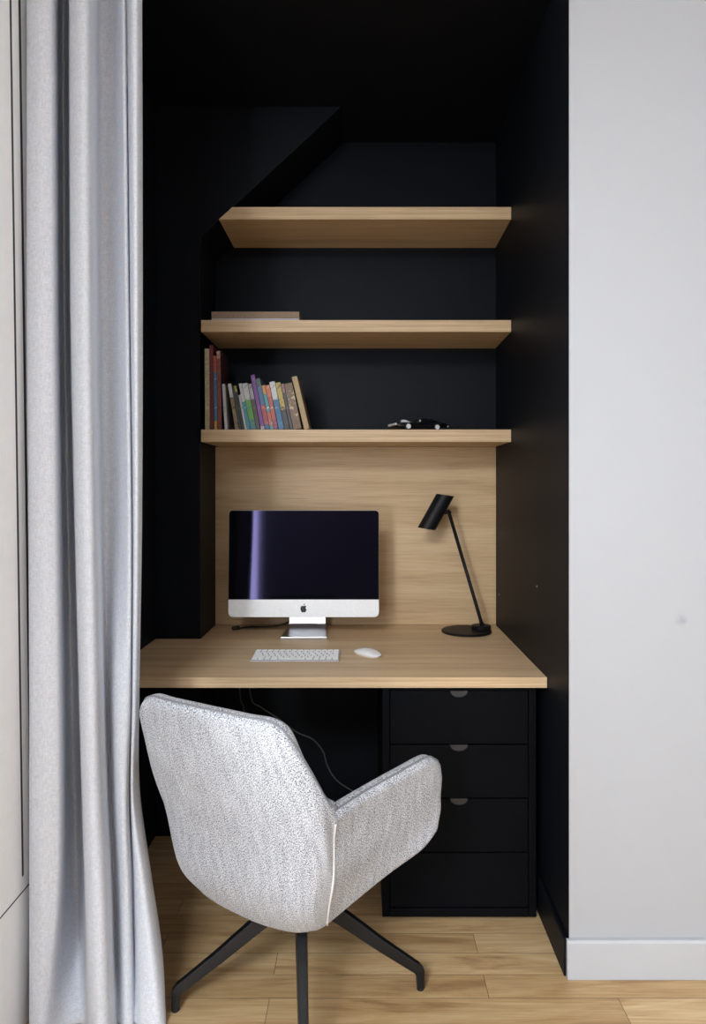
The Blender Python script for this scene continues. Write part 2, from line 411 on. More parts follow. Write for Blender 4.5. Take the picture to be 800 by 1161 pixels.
# ------------------------------------------------------------------ drawer unit
X0, X1, YD = .057, .505, 1.985
du = thing('drawer_unit', 'black four-drawer cabinet standing under the desk top', 'cabinet', ((X0+X1)/2, YD, 0))
w = X1-X0; hw = w/2; H = .682
b = bmesh.new()
t = .021
def add_frame(b):
    box(b, -hw, -hw+t, 0, .60, .012, H); box(b, hw-t, hw, 0, .60, .012, H)
    box(b, -hw+t, hw-t, 0, .60, H-.012, H); box(b, -hw+t, hw-t, 0, .60, .012, .036)
    box(b, -hw+t, hw-t, .59, .60, .036, H-.012); 
    for z in (.5125, .3555, .1975): box(b, -hw+t, hw-t, .045, .58, z-.002, z+.002)
    box(b, -hw+.03, hw-.03, .02, .58, 0, .012)
add_frame(b)
finish('carcass', b, M_unit, du, bevel=.003)
dz = [(.5145, .668), (.3575, .5105), (.1995, .3535), (.0385, .1955)]
for i, (z0, z1) in enumerate(dz):
    b = bmesh.new()
    a, c = -hw+t+.002, hw-t-.002
    pts = [(a,z0),(c,z0),(c,z1)]
    if i < 3:
        for k in range(13):
            q = PI*k/12; pts.append((.026*math.cos(q)*1.0, z1-.019*math.sin(q)))
    pts.append((a,z1))
    prism(b, pts, 'y', .004, .022)
    d = finish('drawer', b, M_unit, du, bevel=.001)
    if i < 3:
        b = bmesh.new(); prism(b, [(.0255*math.cos(PI*k/12), z1-.0005-.0185*math.sin(PI*k/12)) for k in range(13)], 'y', .0075, .021); finish('finger_pull', b, M_pull, d)['label'] = 'half-moon grey finger recess'

# ------------------------------------------------------------------ computer
cx = (344-411)/774*2.46
im = thing('desktop_computer', 'silver all-in-one computer with a dark screen standing on the desk', 'computer', (cx, 2.46, DESK+.0005))
Wd, Hd, chin = .5435, .385, .0636
tilt = Matrix.Translation((0,0,.079)) @ Matrix.Rotation(math.radians(-2.5), 4, 'X')
b = bmesh.new()
loops = []
for (yy, ins) in ((0,.001),(.0015,0),(.006,0),(.009,.004),(.022,.05),(.034,.11),(.040,.15)):
    rb, rt = (.017, .012) if ins < .01 else (.03,.03)
    loops.append([tilt @ Vector((x, yy, z)) for x, z in rrect(-Wd/2+ins, Wd/2-ins, ins*.9, Hd-ins*.9, rb, rt)])
loft(b, loops)
hs = finish('housing', b, M_alu, im, smooth=True)
hs.data.set_sharp_from_angle(angle=math.radians(35))
b = bmesh.new()
pts = rrect(-Wd/2+.0008, Wd/2-.0008, chin, Hd-.0008, .0006, .0118)
prism(b, pts, 'y', -.0012, -.0002)
for v in b.verts: v.co = tilt @ v.co
finish('screen', b, M_glassb, im)
# bitten-apple emblem in the middle of the chin
b = bmesh.new()
s = .0145; zc = chin/2-.002
ap = [(0,.68),(.22,.80),(.48,.80),(.70,.66),(.56,.48),(.50,.25),(.56,.0),(.76,-.17),(.62,-.52),(.38,-.82),(.2,-.86),(0,-.78),(-.2,-.86),(-.40,-.82),(-.66,-.45),(-.78,0),(-.74,.38),(-.56,.68),(-.28,.80)]
prism(b, [(x*s, zc+z*s) for x, z in ap], 'y', -.0009, -.0002)
lf = [(0,.88),(.05,1.12),(.2,1.30),(.36,1.36),(.33,1.14),(.18,.95)]
prism(b, [(x*s, zc+z*s) for x, z in lf], 'y', -.0009, -.0002)
for v in b.verts: v.co = tilt @ v.co
finish('emblem', b, M_logo, hs)['label'] = 'black apple-shaped emblem'
# L-shaped stand: foot and neck bent from one sheet
b = bmesh.new()
cen = [(0,.004,.084),(.05,.004,.083),(.12,.004,.078),(.155,.005,.074),(.170,.010,.072),(.176,.022,.0705),(.172,.05,.07),(.150,.11,.07),(.115,.175,.07),(.065,.235,.07)]
loops = []
for i, (y, z, hx) in enumerate(cen):
    p, q = cen[max(i-1,0)], cen[min(i+1,len(cen)-1)]
    d = Vector((0, q[0]-p[0], q[1]-p[1])).normalized(); nn = Vector((0,-d.z,d.y))*.0035
    c0 = Vector((0,y,z))
    loops.append([c0+nn+Vector((-hx,0,0)), c0+nn+Vector((hx,0,0)), c0-nn+Vector((hx,0,0)), c0-nn+Vector((-hx,0,0))])
loft(b, loops)
st = finish('stand', b, M_stand, im, bevel=.001, smooth=False)
b = bmesh.new(); tube(b, catmull([(-.02,.17,.06),(-.06,.2,.03),(-.12,.21,.006),(-.20,.20,.004),(-.245,.19,.004),(-.262,.17,.004)], 6), .0035, 8)
finish('power_cable', b, M_cableb, im, smooth=True)
b = bmesh.new(); tube(b, [(-.262,.165,.008),(-.285,.15,.008)], [.008,.007], 10); finish('plug', b, M_cableb, im, smooth=True)

# ------------------------------------------------------------------ keyboard
kb = thing('keyboard', 'slim white keyboard lying on the desk in front of the computer', 'keyboard', ((-.354-.078)/2+.002, 2.14, DESK+.0005))
b = bmesh.new()
KW, KD = .279, .115
prism(b, [(0,0),(KD,0),(KD,.0095),(KD-.006,.0105),(.002,.0045),(0,.003)], 'x', -KW/2, KW/2)
finish('case', b, M_kbody, kb, bevel=.001)
sl = (.0105-.0045)/(KD-.008)
rows = [([1]*14, .0095), ([1]*13+[1.5], .0155), ([1.5]+[1]*13, .0155), ([1.8]+[1]*11+[1.7], .0155), ([2.3]+[1]*10+[2.2], .0155), ([1,1,1,1.25,5,1.25,1,1,1,1], .0155)]
key_me = {}
yy = KD-.0035
for widths, kh in rows:
    tot = sum(widths); gap = .0032; unit = (KW-.008-gap*(len(widths)-1))/tot
    x = -KW/2+.004
    for q in widths:
        kw = q*unit; key = (round(kw,4), kh)
        if key not in key_me:
            b = bmesh.new(); box(b, 0, kw, -kh, 0, 0, .0022); tmp = finish('key', b, M_key, kb, bevel=.0006); key_me[key] = tmp; o = tmp
        else:
            o = key_me[key].copy(); C.objects.link(o); o.parent = kb
        o.location = (x, yy, .0046+(yy-.002)*sl-.0002); o.rotation_euler = (math.atan(sl),0,0)
        x += kw+gap
    yy -= kh+.0031

# ------------------------------------------------------------------ mouse
ms = thing('computer_mouse', 'white low-domed computer mouse beside the keyboard', 'mouse', (.0155, 2.225, DESK+.0005), math.radians(42))
b = bmesh.new()
R = []
nu, nv = 28, 9
def sup(a, rx, ry, p=2.6):
    c, s_ = math.cos(a), math.sin(a)
    return (math.copysign(abs(c)**(2/p), c)*rx, math.copysign(abs(s_)**(2/p), s_)*ry)
loops = []
for k in range(nv):
    f = k/(nv-1); rr = math.cos(f*PI/2*.97)
    L = []
    for j in range(nu):
        x, y = sup(2*PI*j/nu, .0285*rr, .0567*rr)
        zb = .0065+.0075*max(0,(1-(y/.0567)**2))*0
        z = zb + .0155*math.sin(f*PI/2)*(1-.55*(y/.0567)**2)
        L.append((x, y, z))
    loops.append(L)
loft(b, loops); finish('shell', b, M_mouse, ms, smooth=True)
b = bmesh.new()
loft(b, [[(*sup(2*PI*j/nu, .0245*k_, .052*k_), z) for j in range(nu)] for k_, z in ((.93,0),(1,.002),(1.03,.0066))]); finish('base', b, M_alu, ms, smooth=False)

# ------------------------------------------------------------------ desk lamp
lp = thing('desk_lamp', 'slim black desk lamp with a tilted tube shade and round base', 'lamp', (.392, 2.583, DESK+.0005))
b = bmesh.new(); lathe(b, [(.090,0),(.094,.002),(.094,.006),(.091,.0085),(.05,.0095)], 48); finish('base', b, M_lamp, lp, smooth=True).data.set_sharp_from_angle(angle=math.radians(30))
T = Matrix.Translation((.058, .012, .009))
b = bmesh.new(); lathe(b, [(.036,0),(.037,.002),(.037,.012),(.034,.015),(.02,.0155)], 32, T); finish('socket', b, M_lamp, lp, smooth=True).data.set_sharp_from_angle(angle=math.radians(30))
b = bmesh.new(); tube(b, [(.064,.010,.016),(.055,.0095,.046),(-.066,-.002,.452)], [.009,.0066,.0066], 14); finish('stem', b, M_lamp, lp, smooth=True)
ax = Vector((.484,0,.875)).normalized(); pe = Vector((.875,0,-.484)).normalized(); yv = Vector((0,1,0))
sc = Vector((-.1165,-.012,.455))
b = bmesh.new(); loops = []
rad, hl = .0315, .0725
for r_, e in ((rad-.002,-1),(rad,-1),(rad,-.9),(rad,.9),(rad,1),(rad-.002,1),(rad-.002,.9),(rad-.002,-.9),(rad-.002,-1)):
    loops.append([sc+ax*(e*hl+.372*r_*math.cos(2*PI*k/36))+pe*(r_*math.cos(2*PI*k/36))+yv*(r_*math.sin(2*PI*k/36)) for k in range(36)])
loft(b, loops, cap=False); sh = finish('lamp_shade', b, M_lamp, lp, smooth=True); sh.data.set_sharp_from_angle(angle=math.radians(40))
b = bmesh.new(); tube(b, [sc+ax*.055, sc+ax*.02, sc+ax*.0], [.028,.026,.012], 20); finish('bulb_holder', b, M_lamp, sh, smooth=True)
b = bmesh.new(); tube(b, [sc+pe*(rad-.003)+ax*.012, Vector((-.068,-.003,.456)), Vector((-.060,-.003,.450))], [.007,.0085,.006], 12); finish('joint', b, M_lamp, lp, smooth=True)

# ------------------------------------------------------------------ books
ST = SH[2][1]+.0006
BG = 'books standing on the lowest shelf'
PXS = 316.0
def book(x0px, wpx, hpx, lean, depth, colour, label, bands=(), ink=None, dy=0.0, z=ST, xshift=0):
    """upright book, spine to the room; x0px/wpx in photo pixels, turned about its bottom corner"""
    th, h = wpx/PXS*math.cos(lean), hpx/PXS
    root = thing('book', label, 'book', ((x0px-411)/PXS, 2.452+dy, z), 0, BG)
    root.rotation_euler = (0, -lean, 0)
    dk = .68; m = printed('book_cover', scaled(colour, dk), scaled(ink or scaled(colour, .7), dk), .60)
    b = bmesh.new(); c = .0018
    box(b, 0, th, 0, .003, 0, h); box(b, 0, c, .003, depth, 0, h); box(b, th-c, th, .003, depth, 0, h)
    finish('cover', b, m, root, bevel=.0006)
    b = bmesh.new(); box(b, c, th-c, .003, depth-.004, .0025, h-.004); finish('pages', b, M_page, root)
    for f0, f1, bc, bi in bands:
        b = bmesh.new(); box(b, .0003, th-.0003, -.0006, -.0001, h*f0, h*f1)
        finish('spine_label', b, printed('spine_print', scaled(bc, dk), scaled(bi, dk), .55), root)
    return root
L_ = lin
Bk = [
 (232.2, 5.2, 92, .006, .21, L_(208,196,160), 'tall cream book at the pier end of the row', [(.0,.98,L_(196,184,146),L_(214,206,184))], L_(240,236,226)),
 (237.9, 4.2, 96, .010, .20, L_(112,26,34), 'tall dark red book, the tallest in the row', [], L_(84,18,24)),
 (242.6, 3.6, 84, .014, .20, L_(70,120,150), 'tall thin blue book with an orange head and yellow foot', [(.78,1.0,L_(196,84,52),L_(160,60,40)),(0,.12,L_(210,164,60),L_(170,120,40))], L_(130,180,200)),
 (246.8, 4.4, 90, .018, .15, L_(58,32,28), 'tall rust-brown book with a pale top, last of the tall ones', [(0,.895,L_(140,60,48),L_(110,40,34)),(.9,.99,L_(206,170,150),L_(150,80,60))], L_(100,36,30)),
 (254.4, 3.4, 52, .06, .14, L_(200,198,198), 'small thin pale grey book propped on the rust-brown tall book', [], L_(170,170,174)),
 (266.6, 4.2, 52.5, .170, .14, L_(74,22,24), 'small dark red book with a white spine head', [(.70,1.0,L_(216,212,210),L_(190,186,186)),(0,.68,L_(150,126,84),L_(86,24,24))], L_(50,14,18)),
 (271.2, 2.6, 50, .176, .14, L_(24,44,34), 'small thin dark green book next to the white-headed dark red one', [], L_(60,90,70)),
 (274.2, 2.6, 50.5, .180, .13, L_(30,30,28), 'small thin black book with a yellow spine head', [(.86,1.0,L_(196,176,70),L_(150,130,50))], L_(70,70,60)),
 (277.2, 2.4, 40, .182, .13, L_(206,208,208), 'shortest book of the row, white and thin', [], L_(160,170,176)),
 (279.9, 3.6, 53, .184, .14, L_(58,146,168), 'small teal book with a white spine head', [(.60,1.0,L_(222,220,222),L_(180,180,190))], L_(110,190,200)),
 (283.8, 6.4, 53, .186, .14, L_(96,164,58), 'small lime green book with a white spine head and blue edge', [(.64,1.0,L_(220,218,220),L_(168,170,180)),(0,.2,L_(52,120,150),L_(90,164,60))], L_(40,140,150)),
 (290.6, 4.4, 52.5, .188, .14, L_(66,44,40), 'small dark brown book with a greyish spine head', [(.66,1.0,L_(168,164,172),L_(110,106,114))], L_(100,70,60)),
 (295.6, 4.6, 63, .190, .15, L_(116,44,146), 'purple book rising above the small books round it', [(0,.06,L_(186,180,190),L_(150,140,160))], L_(150,80,180)),
 (300.6, 5.2, 58.5, .192, .15, L_(60,104,150), 'blue book with a dark green head and a red foot', [(.84,1.0,L_(34,62,48),L_(60,90,70)),(.1,.48,L_(170,52,56),L_(214,120,110))], L_(120,160,190)),
 (306.2, 4.0, 51, .194, .14, L_(80,158,170), 'small aqua book with an orange-yellow spine head', [(.8,1.0,L_(222,150,64),L_(200,110,50)),(.08,.4,L_(206,96,74),L_(230,190,180))], L_(226,226,220)),
 (310.6, 4.6, 51, .196, .14, L_(200,92,74), 'small coral book with a magenta foot', [(.74,1.0,L_(224,120,74),L_(236,180,150)),(0,.22,L_(150,50,100),L_(190,110,140))], L_(236,196,180)),
 (315.8, 6.4, 55, .198, .15, L_(44,116,166), 'bright blue book with a wide white spine head', [(.62,1.0,L_(226,226,232),L_(176,182,196))], L_(120,180,210)),
 (322.6, 5.8, 54, .200, .14, L_(40,34,38), 'yellow-headed book with a black foot', [(.42,1.0,L_(204,180,76),L_(96,84,50))], L_(120,90,80)),
 (328.8, 3.4, 53, .202, .14, L_(52,40,50), 'small thin plum book against the brown lettered book', [(.8,1.0,L_(160,110,120),L_(110,70,80))], L_(120,100,110)),
 (332.6, 9.4, 53, .205, .15, L_(122,88,50), 'thick brown book with pale lettering down its spine', [(.2,.84,L_(128,94,56),L_(206,190,156))], L_(104,74,42)),
 (344.6, 6.2, 61.5, .232, .15, L_(188,158,104), 'plain tan book leaning at the open end of the row', [], L_(174,144,92)),
]
for r in Bk:
    book(*r[:6], r[6], r[7], r[8])

fb = thing('book', 'large brown book lying flat on the middle shelf', 'book', (-.386, 2.456, SH[1][1]+.0006))
b = bmesh.new(); box(b, -.158, .158, 0, .004, .0107, .0345); box(b, -.158, .158, .004, .22, .0315, .0345); finish('cover', b, plain('brown_cloth_cover', lin(140,118,100), .7, var=.12, nscale=120), fb, bevel=.0008)
b = bmesh.new(); box(b, -.158, .158, 0, .22, 0, .0105); finish('lower_cover', b, plain('grey_board', lin(176,174,180), .6), fb, bevel=.0006)['label'] = 'pale grey lower board'
b = bmesh.new(); box(b, -.154, .154, .0045, .214, .0106, .0312); finish('pages', b, M_page, fb)

# ------------------------------------------------------------------ toy car
tc = thing('toy_car', 'black model muscle car with chrome bumper and engine on the lowest shelf', 'toy car', (.205, 2.515, SH[2][1]+.0006), math.radians(19))
# local: front towards -X, width along Y
def section(x, hw_, z0, z1, tuck=.78):
    zm = z0+(z1-z0)*.55
    return [(x,-hw_*.92,z0),(x,-hw_,z0+.003),(x,-hw_,zm),(x,-hw_*.95,z1-.002),(x,-hw_*tuck,z1),(x,hw_*tuck,z1),(x,hw_*.95,z1-.002),(x,hw_,zm),(x,hw_,z0+.003),(x,hw_*.92,z0)]
b = bmesh.new()
loft(b, [section(-.100,.034,.014,.024), section(-.096,.037,.010,.027), section(-.07,.040,.008,.028), section(-.03,.0405,.007,.0285), section(.03,.041,.007,.029), section(.06,.0415,.009,.030), section(.092,.039,.012,.0295), section(.102,.035,.016,.027)])
bd = finish('body', b, M_carb, tc, smooth=True, bevel=.001); bd.data.set_sharp_from_angle(angle=math.radians(40))
b = bmesh.new()
def cabs(x, hw_, z): return [(x,-hw_,.027),(x,-hw_*.84,z-.0015),(x,-hw_*.74,z),(x,hw_*.74,z),(x,hw_*.84,z-.0015),(x,hw_,.027)]
loft(b, [cabs(-.026,.036,.0285), cabs(-.006,.036,.043), cabs(.012,.036,.0455), cabs(.035,.036,.0445), cabs(.058,.036,.038), cabs(.082,.036,.030)])
finish('roof', b, M_carb, tc, smooth=True)
b = bmesh.new()
b.free()
for s_ in (-1,1):
    b = bmesh.new(); prism(b, [(-.012,.030),(-.002,.041),(.012,.0428),(.030,.0415),(.042,.031)], 'y', s_*.0345, s_*.0312); finish('side_glass', b, M_cargl, tc)
for x in (-.058,.056):
    for s_ in (-1,1):
        b = bmesh.new(); MM = Matrix.Translation((x, s_*.0375, .0128)) @ Matrix.Rotation(PI/2, 4, 'X')
        lathe(b, [(.0085,-.006),(.0118,-.006),(.0128,-.004),(.0128,.004),(.0118,.006),(.0085,.006)], 24, MM)
        wh = finish('wheel', b, M_tyre, tc, smooth=False)
        b = bmesh.new(); M2 = Matrix.Translation((x, s_*.0437, .0128)) @ Matrix.Rotation(PI/2*s_, 4, 'X')
        lathe(b, [(.0088,-.0015),(.0088,.0004),(.0075,.0008),(.0066,-.0004),(.0028,-.0004),(.002,.0012)], 20, M2)
        for k in range(5):
            box(b, .002, .0072, -.0012, .0012, -.0003, .0009, M2 @ Matrix.Rotation(2*PI*k/5, 4, 'Z'))
        finish('rim', b, M_chrome, wh)
b = bmesh.new(); box(b, -.1055,-.1005,-.038,.038,.0165,.0245); finish('bumper', b, M_chrome, tc, bevel=.0015)
b = bmesh.new(); box(b, .1022,.1052,-.036,.036,.0155,.0205); finish('bumper', b, M_chrome, tc, bevel=.0015)
b = bmesh.new(); box(b, -.1025,-.0995,-.032,.032,.0245,.0265); finish('grille', b, M_lamp, tc)
b = bmesh.new(); box(b,-.068,-.038,-.010,.010,.028,.0335); 
for k in range(3):
    for s_ in (-1,1): tube(b, [(-.064+k*.01,s_*.009,.031),(-.064+k*.01,s_*.015,.033),(-.064+k*.01,s_*.019,.029)], .0018, 8)
en = finish('engine', b, M_chrome, tc, bevel=.0008)
b = bmesh.new(); prism(b, [(-.066,.0336),(-.046,.0336),(-.047,.0375),(-.060,.0395),(-.068,.0390)], 'y', -.009, .009); finish('air_scoop', b, M_chrome, en, bevel=.0008)
for s_ in (-1,1):
    b = bmesh.new(); box(b,-.012,-.008,s_*.0365,s_*.0415,.0325,.0375); box(b,-.0105,-.0095,s_*.0345,s_*.038,.029,.033); finish('side_mirror', b, M_chrome, tc, bevel=.0008)

# ------------------------------------------------------------------ cables under the desk
def px(x, y, Y): return ((x-411)/774*Y, Y, 1.258-(y-554)/774*Y)
b = bmesh.new(); tube(b, catmull([px(281,778,2.60)[:2]+(.684,), px(284,789,2.60), px(296,802,2.60), px(313,813,2.60), px(336,830,2.60), px(354,838,2.60), px(366,852,2.61), px(371,868,2.62), px(381,884,2.62), px(400,897,2.62), px(425,908,2.62), px(450,915,2.63)], 6), .0026, 8)
tag(finish('cable', b, M_cable, smooth=True), 'thin grey cable sagging under the desk towards the drawer cabinet', 'cable')
b = bmesh.new(); tube(b, catmull([px(269,778,2.62)[:2]+(.684,), px(272,788,2.62), px(276,802,2.62), px(279,830,2.63), px(279,870,2.65), px(274,910,2.68), px(268,925,2.69)[:2]+(.003,)], 6), .0024, 8)
tag(finish('cable', b, M_cable, smooth=True), 'thin grey cable hanging straight down behind the armchair back', 'cable')

for (y, z, what) in ((2.657,.846,'tiny pale screw cap in the black side wall near the lamp base'),(2.08,.96,'tiny pale screw cap in the black side wall over the desk front')):
    b = bmesh.new(); lathe(b, [(.0035,0),(.0035,.0008),(.0025,.0014)], 14, Matrix.Rotation(-PI/2, 4, 'Y'))
    tag(finish('screw_cap', b, plain('grey_screw_cap', lin(150,150,155), .5), loc=(XR-.0013, y, z), smooth=False), what, 'screw cap')

# ------------------------------------------------------------------ armchair
ch = thing('armchair', 'light grey tweed armchair on black splayed legs facing the desk', 'chair', (-.153, 1.68, 0), -math.radians(30.5))
K = [
 [(0,-.145,.287),(0,-.20,.36),(0,-.238,.50),(0,-.28,.66),(0,-.315,.80)],
 [(.09,-.142,.289),(.10,-.198,.36),(.11,-.237,.50),(.105,-.28,.66),(.10,-.314,.80)],
 [(.142,-.135,.294),(.162,-.186,.365),(.187,-.220,.50),(.183,-.268,.66),(.172,-.307,.797)],
 [(.152,-.130,.296),(.174,-.174,.365),(.202,-.208,.49),(.207,-.250,.63),(.198,-.293,.765)],
 [(.158,-.125,.298),(.180,-.160,.365),(.208,-.194,.47),(.218,-.222,.58),(.213,-.248,.690)],
 [(.162,-.118,.300),(.184,-.145,.36),(.209,-.172,.44),(.220,-.188,.53),(.226,-.200,.612)],
 [(.190,-.060,.325),(.208,-.070,.385),(.227,-.080,.455),(.238,-.090,.535),(.246,-.100,.606)],
 [(.235,.030,.365),(.245,.025,.42),(.258,.020,.485),(.268,.016,.555),(.276,.012,.614)],
 [(.268,.095,.397),(.274,.098,.445),(.283,.097,.505),(.291,.090,.568),(.296,.080,.623)],
 [(.283,.128,.425),(.287,.140,.460),(.291,.144,.505),(.297,.139,.555),(.300,.120,.600)],
]
L3 = lambda a_, b_, t_: tuple(x_+(y_-x_)*t_ for x_, y_ in zip(a_, b_))
K = [[(p[0]-(.009 if i in (2,3,4) and j == 4 else 0)+(.008 if i > 7 else 0), p[1]-(.012 if i < 5 and j > 2 else 0)+(.016 if i > 7 else 0), p[2]-(.011 if j == 4 else 0)) for j, p in enumerate(c)] for i, c in enumerate(K)]
K[3][4] = (.200,-.303,.752); K[4][4] = (.2275,-.256,.670); K[4][3] = (.226,-.232,.575); K[5][4] = (.236,-.206,.587); K[6][4] = (.247,-.10,.590); K[7][4] = (.278,.012,.602)
K[8][0] = (.281,.110,.402); K[9][0] = (.297,.143,.432); K[9][1] = (.301,.156,.468)
pre = [L3(K[4][j], K[5][j], .8) for j in range(5)]; post = [L3(K[5][j], K[6][j], .2) for j in range(5)]
K = K[:5]+[pre, K[5], post]+K[6:]
full = [[(-p[0],p[1],p[2]) for p in c] for c in K[:0:-1]] + K
def place(p, j):
    x = p[0]*1.06-.014
    k = min(abs(p[0])/.18, 1)
    if p[0] < 0: x -= (.030,.034,.012,0,0)[j]*k
    else: x -= (.002,.002,0,0,0)[j]*k
    z = p[2]-(.024,.012,0,0,0)[j]*max(0, min(1, (.16-p[0])/.10))*(1 if p[0] > -.17 else max(0, 1-(-.17-p[0])/.07))
    return (x, p[1], z)
full = [[place(p, j) for j, p in enumerate(c)] for c in full]
cols = [catmull(c, 6) for c in full]
nr = len(cols[0])
rowsP = [catmull([c[j] for c in cols], 6) for j in range(nr)]
nc = len(rowsP[0])
P = [[rowsP[j][i] for j in range(nr)] for i in range(nc)]
def nrm(i, j):
    a = P[min(i+1,nc-1)][j]-P[max(i-1,0)][j]; d = P[i][min(j+1,nr-1)]-P[i][max(j-1,0)]
    return a.cross(d).normalized()
NN = [[nrm(i,j) for j in range(nr)] for i in range(nc)]
# soften the normals so that the inner face does not fold at the corners
for _ in range(6):
    NN = [[(NN[i][j]*2+NN[max(i-1,0)][j]+NN[min(i+1,nc-1)][j]+NN[i][max(j-1,0)]+NN[i][min(j+1,nr-1)]).normalized() for j in range(nr)] for i in range(nc)]
sgn = 1 if NN[nc//2][nr//2].y < 0 else -1
TH = .036
b = bmesh.new(); uvl = b.loops.layers.uv.new('UVMap'); UV = {}
midj = nr//2
us = [0]
for i in range(1, nc): us.append(us[-1]+(P[i][midj]-P[i-1][midj]).length)
def vert(co, uv): v = b.verts.new(co); UV[v] = uv; return v
vsum = [[0]*nr for _ in range(nc)]
for i in range(nc):
    for j in range(nr): vsum[i][j] = P[i][j].z*1.05
OUT = [[vert(P[i][j], (us[i], vsum[i][j])) for j in range(nr)] for i in range(nc)]
INN = [[vert(P[i][j]-NN[i][j]*sgn*TH, (us[i]+.4, vsum[i][j])) for j in range(nr)] for i in range(nc)]
fs = []
for i in range(nc-1):
    for j in range(nr-1):
        fs.append(b.faces.new((OUT[i][j],OUT[i+1][j],OUT[i+1][j+1],OUT[i][j+1])))
        fs.append(b.faces.new((INN[i][j],INN[i][j+1],INN[i+1][j+1],INN[i+1][j])))
loop = [(i,0) for i in range(nc)]+[(nc-1,j) for j in range(1,nr)]+[(i,nr-1) for i in range(nc-2,-1,-1)]+[(0,j) for j in range(nr-2,0,-1)]
KR = 5
E = []
for (i,j) in loop:
    ii, jj = min(max(i,1),nc-2), min(max(j,1),nr-2)
    e = P[i][j]-P[ii][jj]; n_ = NN[i][j]; e = e-n_*e.dot(n_); E.append(e.normalized())
nl = len(loop)
for _ in range(8): E = [(E[k-1]+E[k]*2+E[(k+1)%nl]).normalized() for k in range(nl)]
rings = [[OUT[i][j] for i,j in loop]]
rimpts = [[] for _ in range(KR+1)]
for q in range(1, KR):
    a = PI*q/KR; R = []
    for k, (i,j) in enumerate(loop):
        co = P[i][j]-NN[i][j]*sgn*TH*(1-math.cos(a))/2+E[k]*(.011*math.sin(a))
        R.append(vert(co, (us[i]+.004*q, vsum[i][j]+.006*q)))
    rings.append(R)
rings.append([INN[i][j] for i,j in loop])
for A, B_ in zip(rings, rings[1:]):
    for k in range(nl):
        fs.append(b.faces.new((A[k],A[(k+1)%nl],B_[(k+1)%nl],B_[k])))
rim1 = [v.co.copy() for v in rings[2]]; rim0 = [v.co.copy() for v in rings[0]]
bmesh.ops.recalc_face_normals(b, faces=fs)
for f in b.faces:
    for l in f.loops: l[uvl].uv = UV[l.vert]
shell = finish('shell', b, M_tweed, ch, smooth=True)
# piping that runs round the upper rim of the shell and a welt down each rear corner
def rimpath(ring): 
    a = ring[nc+nr-2:nc+nr-2+nc]            # top edge, from the right front to the left front
    return a
b = bmesh.new(); tube(b, [p+Vector((0,0,.0006)) for p in rimpath(rim1)], .0022, 8); finish('piping', b, M_seamd, ch, smooth=True)
for s_ in (0, 1):
    i5 = (nc//2)+6*6 if s_ == 0 else (nc//2)-6*6
    for di, rr, mm, nm in ((0, .0024, M_welt, 'welt'), (-1 if s_ == 0 else 1, .0016, M_seamd, 'stitching')):
        q = i5+di
        pts = [P[i5][j].lerp(P[q][j], .35)+NN[i5][j]*sgn*.0008 for j in range(0, nr-1)]
        b = bmesh.new(); tube(b, pts, rr, 8); finish(nm, b, mm, ch, smooth=True)
# seat pan and cushion between the arms
def outline(k, fy, n=40, p=3.2):
    return [sup(2*PI*i/n, .205*k, .20*k, p) for i in range(n)]
b = bmesh.new(); loops = []
uvl = b.loops.layers.uv.new('UVMap')
for k, z in ((.60,.289),(.78,.293),(.86,.305),(.93,.35),(.97,.36),(.98,.365),(.95,.378),(.86,.386),(.5,.39)):
    L = []
    for x, y in outline(k, 0):
        fx = 1-.22*max(0,-y/.2); zz = z+(.03*max(0,y/.2) if z < .4 else 0)
        L.append((x*fx*.94-.014, y*.80+.02, zz))
    loops.append(L)
loft(b, loops)
for f in b.faces:
    for l in f.loops: l[uvl].uv = (l.vert.co.x+l.vert.co.z*.6, l.vert.co.y+l.vert.co.z*.7)
finish('seat', b, M_tweed, ch, smooth=True)
# swivel hub and four splayed legs
b = bmesh.new(); lathe(b, [(.03,.235),(.036,.24),(.036,.272),(.026,.276),(.026,.296)], 24); finish('hub', b, M_leg, ch, smooth=True).data.set_sharp_from_angle(angle=math.radians(30))
for k in range(4):
    a = math.radians(37.3+90*k)
    R_ = Matrix.Rotation(a, 4, 'Z')
    b = bmesh.new()
    # stations along the leg: radius, centre height, half width, half depth
    stn = [(.018,.258,.016,.019),(.10,.200,.0145,.0165),(.20,.122,.0125,.0135),(.291,.056,.0110,.0115)]
    loops = []
    for r_, z, hw_, hd in stn:
        loops.append([R_ @ Vector((r_+sx*hd*.6, sy*hw_, z+sx*hd*.8)) for sx, sy in ((-1,-1),(1,-.75),(1,.75),(-1,1))])
    loops.append([R_ @ Vector((.309 if sx>0 else .288, sy*.0105, .052 if sx>0 else .040)) for sx, sy in ((-1,-1),(1,-.8),(1,.8),(-1,1))])
    loops.append([R_ @ Vector((.309 if sx>0 else .291, sy*.010, .006)) for sx, sy in ((-1,-1),(1,-.8),(1,.8),(-1,1))])
    loft(b, loops); lg = finish('leg', b, M_leg, ch, bevel=.002)
    b = bmesh.new(); lathe(b, [(.0085,.0005),(.0095,.002),(.0095,.006)], 14, R_ @ Matrix.Translation((.300,0,0))); finish('foot_glide', b, M_tyre, lg)

# ------------------------------------------------------------------ curtain
def X(pxx, Y): return (pxx-411)/774*Y
